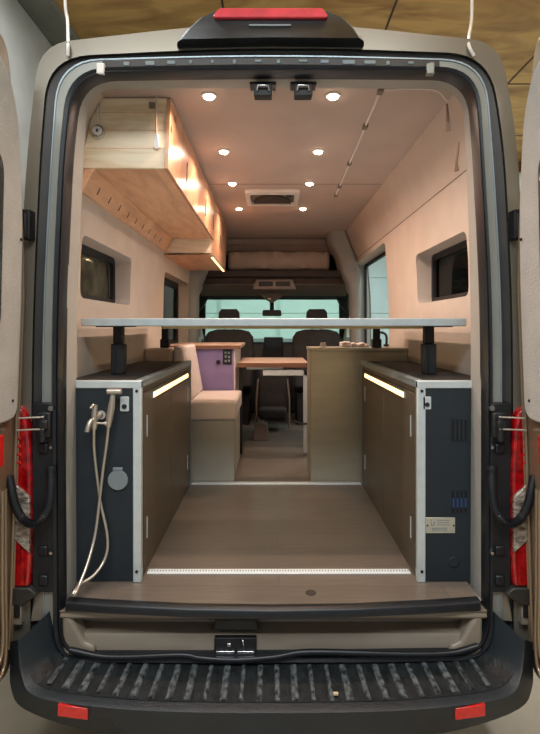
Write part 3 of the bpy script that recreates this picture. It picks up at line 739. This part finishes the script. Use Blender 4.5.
# end panel follows the wall slope
ep = [(-.820, 1.722), (-.463, 1.722), (-.450, 2.026), (-.728, 2.026), (-.782, 1.93), (-.806, 1.82)]
MB().prism(ep, 'Y', OY0, OY0+.018).build('end_panel', 'pine', oc, bevel=.002, label='knotty pale pine end panel')
b = MB()
for z in (1.807, 1.884, 1.962): b.box(-.80+(.02 if z > 1.9 else 0), -.458, OY0-.001, OY0+.004, z, z+.0025)
loose(b, 'board_joint', 'pine_under', oc)
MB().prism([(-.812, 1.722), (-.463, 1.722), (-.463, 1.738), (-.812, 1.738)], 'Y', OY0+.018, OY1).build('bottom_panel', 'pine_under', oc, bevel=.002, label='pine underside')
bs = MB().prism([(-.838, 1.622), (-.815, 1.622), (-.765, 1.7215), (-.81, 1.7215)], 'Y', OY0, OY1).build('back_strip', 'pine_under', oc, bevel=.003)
b = MB()
for i in range(9):
    y = .42+i*.17; 
    b.loft([[Vector((xx, yy, zz)) for xx, zz in ((-.8035, 1.645), (-.790, 1.674), (-.788, 1.674), (-.8015, 1.645))] for yy in (y, y+.010)], cap=True)
loose(b, 'slot', 'darkconsole', bs)
MB().box(-.84, -.463, OY1, OY1+.018, 1.600, 1.733).build('step_panel', 'pine', oc)
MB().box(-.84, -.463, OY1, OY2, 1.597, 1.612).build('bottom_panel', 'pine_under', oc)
MB().box(-.80, -.465, OY2-.018, OY2, 1.605, 2.02).build('end_panel', 'pine', oc)
MB().box(-.79, -.70, OY0+.02, OY2-.02, 1.74, 1.76).build('shelf', 'pine', oc)
def ocdoor(y0, y1, zb, slot_y):
    lx = lambda z: -.463+(z-1.73)*.045
    P2 = [(lx(zb), zb), (lx(zb)+.018, zb), (lx(2.02)+.018, 2.022), (lx(2.02), 2.022)]
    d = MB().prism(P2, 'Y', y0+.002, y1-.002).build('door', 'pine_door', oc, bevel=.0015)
    zc = (zb+2.02)/2-.03
    b = MB(); b.loft([[Vector((lx(z)+.0175+e, yy, z)) for z, e in ((zc-.055, .0), (zc+.055, 0), (zc+.055, .003), (zc-.055, .003))] for yy in (slot_y, slot_y+.026)], cap=True)
    b.build('finger_slot', 'slot_shade', d)
ocdoor(OY0-.004, 1.136, 1.720, .74); ocdoor(1.136, 1.62, 1.720, 1.53); ocdoor(1.62, OY1, 1.720, 2.02); ocdoor(OY1, 2.66, 1.598, 2.58); ocdoor(2.66, OY2, 1.598, 2.72)
lc = MB().box(-.475, -.452, 2.12, 3.18, 1.586, 1.598).build('light_channel', 'alu_dark', oc)
MB().box(-.471, -.456, 2.14, 3.16, 1.581, 1.587).build('led_strip', 'led', lc, label='glowing LED strip under the cabinet')
area('overhead_strip_light', (-.463, 2.65, 1.576), .014, 1.0, 1.2, (1, .74, .45))
# puck/speaker with cable on the pine end
ps = thing('puck_light', 'round white and chrome button fitting on the pine cabinet end', 'lamp', (X(98, OY0), OY0, 1.85))
b = MB(); c_ = PT(98.5, 132, OY0-.002); b.cyl(c_, c_+Vector((0, -.016, 0)), .030, .027, 28); b.build('ring', 'chrome', ps, smooth=40)
b = MB(); c2 = c_+Vector((0, -.016, 0)); b.cyl(c2, c2+Vector((0, -.003, 0)), .020, .019, 24); f2 = b.build('face', 'white', ps, smooth=40)
b = MB(); b.box(c_.x-.004, c_.x+.004, c_.y-.022, c_.y-.018, c_.z-.006, c_.z+.006); b.build('button', 'black', ps)
b = MB(); b.tube([PT(98, 119, OY0-.012), PT(97.5, 105, OY0-.006), PT(98.5, 96, OY0-.006)], .003, 6); b.tube([PT(101, 119, OY0-.012), PT(100.5, 105, OY0-.006), PT(101, 95, OY0-.006)], .003, 6); b.build('cable', 'white', ps, smooth=60)
st = thing('hanging_strap', 'pale strap with flat white end hanging on the pine cabinet end', 'strap', (X(156, OY0), OY0, 1.8))
b = MB(); pts = [PT(156.5, 92, OY0-.006), PT(156, 110, OY0-.006), PT(156.5, 134, OY0-.008)]; b.tube(smoothpath(pts, 5), .0035, 8); b.build('cord', 'liner', st, smooth=60)
pp = [PT(155, 134, OY0-.008), PT(158.5, 134, OY0-.008), PT(159.5, 147, OY0-.008), PT(156.5, 150, OY0-.008), PT(153, 147, OY0-.008)]
MB().loft([[p+Vector((0, d_, 0)) for p in pp] for d_ in (-.006, .004)], cap=True).build('tab', 'white', st, bevel=.002)
b = MB(); b.box(X(149.5, OY0), X(155, OY0), OY0-.012, OY0, Z(109, OY0), Z(103, OY0)); tag(b.build('cable_clip', 'console', bevel=.002), 'small brown clip on the pine cabinet end', 'clip')

# ceiling fittings --------------------------------------------------------------
ys = (.255, .97, 1.63, 2.40)
lbl = ['nearest the rear header', 'second from the rear', 'just behind the vent', 'farthest forward']
def downlight():
    t = thing('ceiling_light', 'x', 'light', (0, 0, 2.03), 'round ceiling downlights')
    MB().tube([(0, 0, 2.0305), (0, 0, 2.026), (0, 0, 2.0235)], [.034, .034, .030], 28).build('bezel', 'white', t, smooth=40)
    MB().tube([(0, 0, 2.024), (0, 0, 2.018), (0, 0, 2.013), (0, 0, 2.011)], [.024, .022, .014, .004], 24).build('lens', 'spot', t, smooth=40, label='glowing warm lens')
    return t
proto = downlight()
first = True
for side, sx in (('left', -.266), ('right', .266)):
    for i, y in enumerate(ys):
        if first: t = proto; first = False
        else:
            t = proto.copy(); COL.objects.link(t)
            for ch in list(proto.children):
                c = ch.copy(); COL.objects.link(c); c.parent = t
        t.location = (sx, y, 2.03); t['label'] = f'round warm downlight in the {side} ceiling row, {lbl[i]}'
for sx in (-.266, .266):
    for y in ys:
        l = bpy.data.lights.new('downlight_beam', 'AREA'); l.shape = 'DISK'; l.size = .04; l.energy = 4.5; l.color = LED; l.spread = math.radians(158)
        o = bpy.data.objects.new('downlight_beam', l); COL.objects.link(o); o.location = (sx, y, 2.008)
vf = thing('roof_vent', 'white rectangular roof vent between the ceiling lights', 'vent', (.01, 2.0, 2.03))
b = MB(); R1 = rpoly([(-.19, 1.80), (.21, 1.80), (.21, 2.24), (-.19, 2.24)], .04, 6); R2 = rpoly([(-.155, 1.86), (.175, 1.86), (.175, 2.18), (-.155, 2.18)], .03, 6)
b.loft([[Vector((p.x, p.y, z)) for p in r] for r, z in ((R1, 2.031), (R1, 2.008), (R2, 2.004), (R2, 2.028))]); b.build('frame', 'white', vf, smooth=40)
MB().box(-.155, .175, 1.86, 2.18, 2.026, 2.031).build('opening', 'console', vf)
bl = MB(); bl.prism([(.01+.145*math.cos(t*PI/12), 2.17-.24*math.sin(t*PI/12)) for t in range(13)], 'Z', 2.012, 2.024); bl.build('fan_cover', 'darkconsole', vf)
MB().cyl((.135, 1.90, 2.003), (.135, 1.90, 2.026), .022).build('knob', 'black', vf, smooth=40)
# sliding rail along the ceiling with its cable ties
rl = thing('cable_rail', 'thin white cable rail running along the right of the ceiling', 'rail', (.45, 1.2, 2.03))
p0, p1 = Vector((X(382, .2925), .2925, 2.024)), Vector((X(338, 2.0), 2.0, 2.024))
p0 = Vector((.458, .20, 2.022)); p1 = Vector((.485, 1.98, 2.022))
MB().tube([p0, p1], .0055, 8).build('rail', 'white', rl, smooth=60)
b = MB()
for t_ in (.0, .22, .55, .84, .98):
    p = p0.lerp(p1, t_); b.box(p.x-.012, p.x+.012, p.y-.02, p.y+.02, 2.012, 2.030)
loose(b, 'rail_clip', 'console', rl, bevel=.003)
MB().tube(smoothpath([(.462, .19, 2.022), (.60, .185, 2.024), (.69, .185, 2.015), (.735, .19, 1.975)], 6), .0028, 6).build('cable', 'white', rl, smooth=60)
# two cords with toggles on the right wall by the opening
for (pts, lb) in (([(447, 104, .20), (447.5, 113, .20), (448, 122, .20)], 'beige cord with buckle hanging by the upper right corner'), ([(458.5, 142, .26), (457.5, 152, .26), (456, 162, .26)], 'beige cord with flat toggle hanging on the right wall')):
    c0 = thing('pull_rope', lb, 'cord', PT(*pts[1]))
    MB().tube([PT(*p) for p in pts], [.004, .006, .008], 8).build('cord', 'toggle', c0, smooth=60)
    e = pts[-1]; B_ = [PT(e[0]-1.5, e[1], e[2]), PT(e[0]+1.5, e[1], e[2]), PT(e[0]+3, e[1]+9, e[2]), PT(e[0]-2.5, e[1]+10, e[2])]
    MB().loft([[p+Vector((0, d_, 0)) for p in B_] for d_ in (-.006, .004)], cap=True).build('toggle', 'toggle', c0, bevel=.003)

# bench ----------------------------------------------------------------------------
bn = thing('bench', 'upholstered bench seat at the front end of the left cabinet', 'bench', (-.52, 1.56, 0))
BY0, BY1 = 1.53, 2.20
MB().box(-.85, -.248, BY0, BY1, .0, .412).build('base', 'bench', bn, bevel=.003)
MB().box(-.85, -.233, BY0-.02, BY1, .414, .535).build('seat_cushion', 'cushion', bn, bevel=.018, seg=3)
MB().loft([[Vector((x, y, z)) for x, z in ((-.655, .535), (-.535, .535), (-.60, .905), (-.655, .905))] for y in (BY0-.0, BY1-.02)], cap=True).build('back_cushion', 'cushion', bn, bevel=.02, seg=3)
MB().box(-.853, -.66, BY0, 1.72, .0, .893).build('corner_box', 'bedding', bn, bevel=.02, seg=3)
# mauve kitchen unit with wooden top
ku = thing('kitchen_unit', 'mauve cabinet with wooden worktop and socket panel behind the bench', 'cabinet', (-.56, 2.22, 0))
KY0 = 2.22
MB().box(-.85, -.300, KY0, 2.95, 0, .865).build('carcass', 'purple', ku, bevel=.002)
MB().box(-.299, -.285, KY0-.004, 2.95, 0, .865).build('edge_strip', 'cushion', ku, bevel=.003)
MB().box(-.855, -.245, KY0-.03, 3.0, .866, .894).build('worktop', 'butcher', ku, bevel=.004, label='wooden worktop')
MB().box(-.856, -.244, KY0-.036, KY0-.028, .864, .891).build('edge_band', 'walnut', ku)
p = PT(227.3, 357, KY0-.004); sp = MB().box(p.x-.036, p.x+.036, KY0-.008, KY0, p.z-.060, p.z+.060).build('socket_panel', 'black', ku, bevel=.003)
b = MB()
for dx_, dz_ in ((-.014, .034), (.012, .034), (-.012, .004), (.014, 0), (-.013, -.032), (.013, -.030)): b.box(p.x+dx_-.008, p.x+dx_+.008, KY0-.013, KY0-.007, p.z+dz_-.009, p.z+dz_+.009)
loose(b, 'switch', 'greyplastic', sp, bevel=.002)
p = PT(218.5, 362, KY0-.004); MB().cyl(p, p+Vector((0, -.014, 0)), .018).build('knob', 'black', ku, smooth=40)

# table ---------------------------------------------------------------------------
tb = thing('folding_table', 'wooden table top on a pale folding aluminium leg in the aisle', 'table', (.0, 2.6, 0))
MB().box(-.268, .30, 2.25, 2.98, .715, .752).build('tabletop', 'butcher', tb, bevel=.004)
MB().box(-.269, .301, 2.244, 2.252, .713, .748).build('edge_band', 'walnut', tb, label='dark wood edge band')
fr = MB(); fr.box(-.065, .30, 2.26, 2.30, .645, .690)
fr.box(.262, .30, 2.26, 2.30, .02, .69); fr.box(-.20, .10, 2.32, 2.34, .69, .715); MBf = fr.build('leg_frame', 'alu', tb, bevel=.003)
b = MB(); b.tube([(.18, 2.25, .28), (.23, 2.25, .262), (.29, 2.252, .258)], .008, 8); b.build('release_lever', 'black', MBf, smooth=50)
b = MB(); b.cyl((.28, 2.25, .665), (.28, 2.262, .665), .008, n=10); b.build('pivot_bolt', 'black', MBf)
# galley on the right
gl = thing('galley_cabinet', 'tall sage beige cabinet beyond the right garage cabinet', 'cabinet', (.6, 1.6, 0))
MB().box(.266, .915, 1.53, 1.88, 0, .872).build('carcass', 'galley', gl, bevel=.002)
MB().box(.260, .917, 1.52, 1.89, .873, .895).build('worktop', 'galley', gl, bevel=.004)
# things on the galley top
tag(MB().cyl((.375, 1.80, .896), (.375, 1.80, .925), .024, .020).build('spice_jar', 'console', bevel=.003), 'small brown jar on the sage galley top', 'jar')
fa = thing('galley_faucet', 'bent black faucet at the back of the galley top', 'faucet', (.83, 2.5, .896))
MB().tube(smoothpath([(0.840, 1.84, 0.896), (0.840, 1.84, 0.970), (0.810, 1.84, 0.997), (0.760, 1.84, 0.992), (0.750, 1.84, 0.964)], 6), .009, 10).build('spout', 'black', fa, smooth=60)
MB().cyl((0.840, 1.84, 0.896), (.84, 1.84, .912), .02).build('base', 'black', fa, smooth=40)
o = MB(); random.seed(5)
for i in range(9): o.box(.50+i*.02, .525+i*.02, 1.70+random.uniform(-.03, .03), 1.86, .8955, .915+random.uniform(0, .018))
tag(o.build('dish_towel', 'cushion', bevel=.006, seg=3), 'crumpled pale towel lying on the galley top', 'towel')

# overhead shelf above the cab -----------------------------------------------------
os_ = thing('cab_shelf', 'storage shelf with console above the cab seats', 'shelf', (.03, 3.6, 1.4))
b = MB(); b.prism([(3.62, 1.575), (3.62, 1.645), (4.5, 1.66), (4.5, 1.60)], 'X', -.80, .86); b.build('shelf_board', 'darkconsole', os_, bevel=.008)
MB().prism([(3.66, 1.575), (3.70, 1.50), (4.0, 1.40), (4.14, 1.375), (4.2, 1.46), (4.3, 1.6)], 'X', -.80, .86).build('header_panel', 'darkconsole', os_, bevel=.01)
MB().prism([(3.675, 1.495), (3.98, 1.392), (4.0, 1.41), (3.70, 1.515)], 'X', -.79, .85).build('visor_panel', 'console', os_, bevel=.004)
b = MB(); b.prism([(3.655, 1.565), (3.685, 1.50), (3.76, 1.475), (3.8, 1.56)], 'X', -.70, -.20); b.prism([(3.655, 1.565), (3.685, 1.50), (3.76, 1.475), (3.8, 1.56)], 'X', .27, .75); loose(b, 'side_pocket', 'darkconsole', os_, bevel=.006)
cp = MB().loft([[Vector((x, 3.63+dy, z)) for x, z in ((-.20, 1.44), (.27, 1.44), (.23, 1.55), (-.16, 1.55))] for dy in (0, .10)], cap=True).build('centre_console', 'console', os_, bevel=.012, seg=3)
b = MB(); b.box(-.13, .02, 3.622, 3.634, 1.475, 1.525); b.box(.05, .20, 3.622, 3.634, 1.475, 1.525); loose(b, 'vent', 'black', cp, bevel=.004)
b = MB(); b.loft([[Vector((x*sc+.01, y, z)) for x, z in ((-.16, 1.42), (.16, 1.42), (.09, 1.36), (.0, 1.31), (-.09, 1.36))] for y, sc in ((3.9, 1), (4.04, .9))], cap=True); ml = b.build('map_light_housing', 'console', os_, bevel=.01)
MB().box(-.035, .0, 3.892, 3.9, 1.345, 1.365).build('map_light', 'white', ml)
# moulded roof edge above the shelf
MB().prism([(3.96, 2.045), (3.94, 2.03), (3.95, 1.97), (3.97, 1.955), (3.96, 1.90), (3.99, 1.87), (4.06, 1.87), (4.1, 2.045)], 'X', -.74, .80).build('roof_moulding', 'bedding', os_, bevel=.006)
struct(MB().box(-.80, .88, 4.5, 4.55, 1.38, 2.12).build('wall_front', 'darkconsole'))
struct(MB().prism([(-.73, 2.04), (.8, 2.04), (.8, 2.1), (-.73, 2.1)], 'Y', 3.99, 4.55).build('ceiling_cab', 'darkconsole'))
# bedding roll
bd_ = bmesh.new(); 
b = MB(); NX, NR = 40, 14; rings = []
for i in range(NX+1):
    x = -.47+1.11*i/NX; e = min(1, min(i, NX-i)/3+.8); r_ = []
    for k in range(NR):
        a = 2*PI*k/NR; ca, sa = math.cos(a), math.sin(a)
        w_ = .006*math.sin(i*.9+k*1.7)+.006*math.sin(i*.35-k*2.1+1)
        r_.append(Vector((x, 3.98+(.27*e+w_)*(abs(ca)**.4)*(1 if ca > 0 else -1), 1.765+(.108*e+w_)*(abs(sa)**.35)*(1 if sa > 0 else -1))))
    rings.append(r_)
o = b.loft(rings, cap=True).build('bedding', 'bedding', smooth=70); tag(o, 'rolled taupe bedding lying on the shelf above the cab', 'bedding')
# roof moulding pillars
for s in (-1, 1):
    o_ = -.0 if s > 0 else .03
    def sec(z, xi, y0=3.40, y1=3.9, xo=.93):
        xo2 = xo-(.0 if z < 1.6 else (z-1.6)*.36)
        P3 = rpoly([(xi, y0+.05), (xo2, y0), (xo2, y1), (xi, y1-.05)], .05, 4)
        return [Vector(((p.x if s > 0 else -p.x+.065), p.y, z)) for p in P3]
    b = MB(); b.loft([sec(2.03, .60), sec(1.9, .63), sec(1.78, .70), sec(1.62, .735), sec(1.5, .80), sec(1.38, .83, 3.45, 3.75), sec(.9, .84, 3.45, 3.75), sec(0, .84, 3.45, 3.75)], cap=True)
    struct(b.build('trim_pillar_right' if s > 0 else 'trim_pillar_left', 'liner_pillar', smooth=50))
# rear-view mirror
rm = thing('rearview_mirror', 'black rear-view mirror hanging in front of the windshield', 'mirror', (.01, 4.0, 1.2))
MB().prism([tuple(p) for p in rpoly([(-.10, 1.165), (.12, 1.165), (.115, 1.235), (-.095, 1.235)], .02, 5)], 'Y', 3.98, 4.01).build('housing', 'black', rm, bevel=.006)
MB().tube([(.01, 4.01, 1.21), (.01, 4.05, 1.33)], .024, 10).build('stem', 'black', rm)
# cab seats
def seat(xc, lab):
    t = thing('captain_chair', lab, 'seat', (xc, 3.75, 0), None)
    b = MB(); rings = []
    for z, hw, y, th in ((.42, .25, 3.62, .11), (.6, .265, 3.66, .11), (.8, .27, 3.70, .10), (.93, .262, 3.73, .09), (.99, .22, 3.745, .08), (1.015, .13, 3.75, .05)):
        rings.append([Vector((p.x, p.y, z)) for p in rpoly([(xc-hw, y-th), (xc+hw, y-th), (xc+hw, y+th), (xc-hw, y+th)], .06, 5)])
    b.loft(rings, cap=True).build('backrest', 'seat', t, smooth=60)
    hd = MB(); rings = []
    for z, hw, th in ((1.06, .07, .035), (1.075, .105, .05), (1.13, .115, .055), (1.20, .11, .05), (1.235, .085, .035)):
        rings.append([Vector((p.x, p.y, z)) for p in rpoly([(xc-hw, 3.75-th), (xc+hw, 3.75-th), (xc+hw, 3.75+th), (xc-hw, 3.75+th)], .03, 5)])
    hd = hd.loft(rings, cap=True).build('headrest', 'seat', t, smooth=60)
    b = MB()
    for sx in (-.05, .05): b.cyl((xc+sx, 3.75, .98), (xc+sx, 3.75, 1.08), .008, n=8)
    loose(b, 'post', 'black', hd)
    MB().box(xc-.25, xc+.25, 3.66, 4.2, .34, .48).build('cushion', 'seat', t, bevel=.04, seg=3)
    MB().box(xc-.22, xc+.22, 3.62, 4.1, .0, .34).build('pedestal', 'black', t, bevel=.01)
seat(-.455, 'charcoal cab seat on the left with rounded headrest'); seat(.497, 'charcoal cab seat on the right with rounded headrest')
# dashboard
db = thing('dashboard', 'dark dashboard with central screen below the windshield', 'dashboard', (.03, 4.5, .2))
MB().prism([(4.36, .01), (4.34, .72), (4.40, .86), (4.52, .90), (4.84, .87), (4.84, .01)], 'X', -.85, .90).build('fascia', 'plastic', db, bevel=.02, seg=3)
MB().box(-.10, .14, 4.28, 4.36, .55, .80).build('centre_stack', 'black', db, bevel=.01)
scn = MB().box(X(264, 4.3), X(283, 4.3), 4.29, 4.33, Z(351, 4.3), Z(337, 4.3)).build('screen', 'screen', db, bevel=.008)
MB().box(X(265.5, 4.3), X(281.5, 4.3), 4.284, 4.292, Z(350, 4.3), Z(347.5, 4.3)).build('screen_trim', 'alu', scn)
for x in (-.75, .80): MB().box(x-.09, x+.09, 4.32, 4.37, .74, .82).build('vent', 'black', db, bevel=.008)
sw = thing('steering_wheel', 'dark steering wheel in front of the left seat', 'steering wheel', (-.45, 4.2, .8))
b = MB(); rot = Matrix.Rotation(math.radians(-25), 3, 'X'); c_ = Vector((-.45, 4.2, .82)); n_ = 32; rr_ = []
for i in range(n_):
    a = 2*PI*i/n_; d_ = Vector((math.cos(a), 0, math.sin(a))); cc = d_*.18
    rr_.append([c_+rot @ (cc+(d_*math.cos(t*PI/4)+Vector((0, 1, 0))*math.sin(t*PI/4))*.014) for t in range(8)])
rr_.append(rr_[0]); b.loft(rr_); b.build('rim', 'black', sw, smooth=60)
b = MB(); b.cyl(c_+rot @ Vector((0, -.01, 0)), c_+rot @ Vector((0, .04, 0)), .06); b.box(-.60, -.30, 4.19, 4.21, .805, .835); b.build('hub', 'black', sw)
# under-table clutter in the dark
bx = thing('step_box', 'small grey tapered box on the aisle floor beyond the table', 'box', (X(261, 2.85), 2.9, 0))
x_ = X(261, 2.9); zb = 0
MB().loft([[Vector((x_+sx*w_, 2.9+sy*.07, z)) for sx, sy in ((-1, -1), (1, -1), (1, 1), (-1, 1))] for z, w_ in ((.0, .075), (.16, .055))], cap=True).build('body', 'console', bx, bevel=.006)
MB().tube(smoothpath([(x_-.04, 2.9, .16), (x_-.03, 2.9, .22), (x_+.03, 2.9, .22), (x_+.04, 2.9, .16)], 5), .006, 8).build('handle', 'black', bx, smooth=60)
cs = thing('folding_stool', 'low dark folding seat between the cab seats', 'seat', (.01, 3.4, 0))
MB().box(-.13, .17, 3.50, 3.62, .14, .60).build('back', 'seat', cs, bevel=.04, seg=3)
MB().box(-.12, .16, 3.2, 3.5, .12, .22).build('cushion', 'seat', cs, bevel=.03, seg=3)
for x in (-.15, .19): MB().tube([(x, 3.45, 0), (x, 3.48, .3), (x*.9, 3.5, .5)], .010, 8).build('leg', 'console', cs, smooth=60)
tl = MB().box(-.262, -.235, 2.3, 2.34, 0, .712).build('dark_space_strip', 'black', bevel=.004); tag(tl, 'upright black strip for the shaded space beside the bench end under the table', 'post')  # black strip stands in for the shade of an empty gap
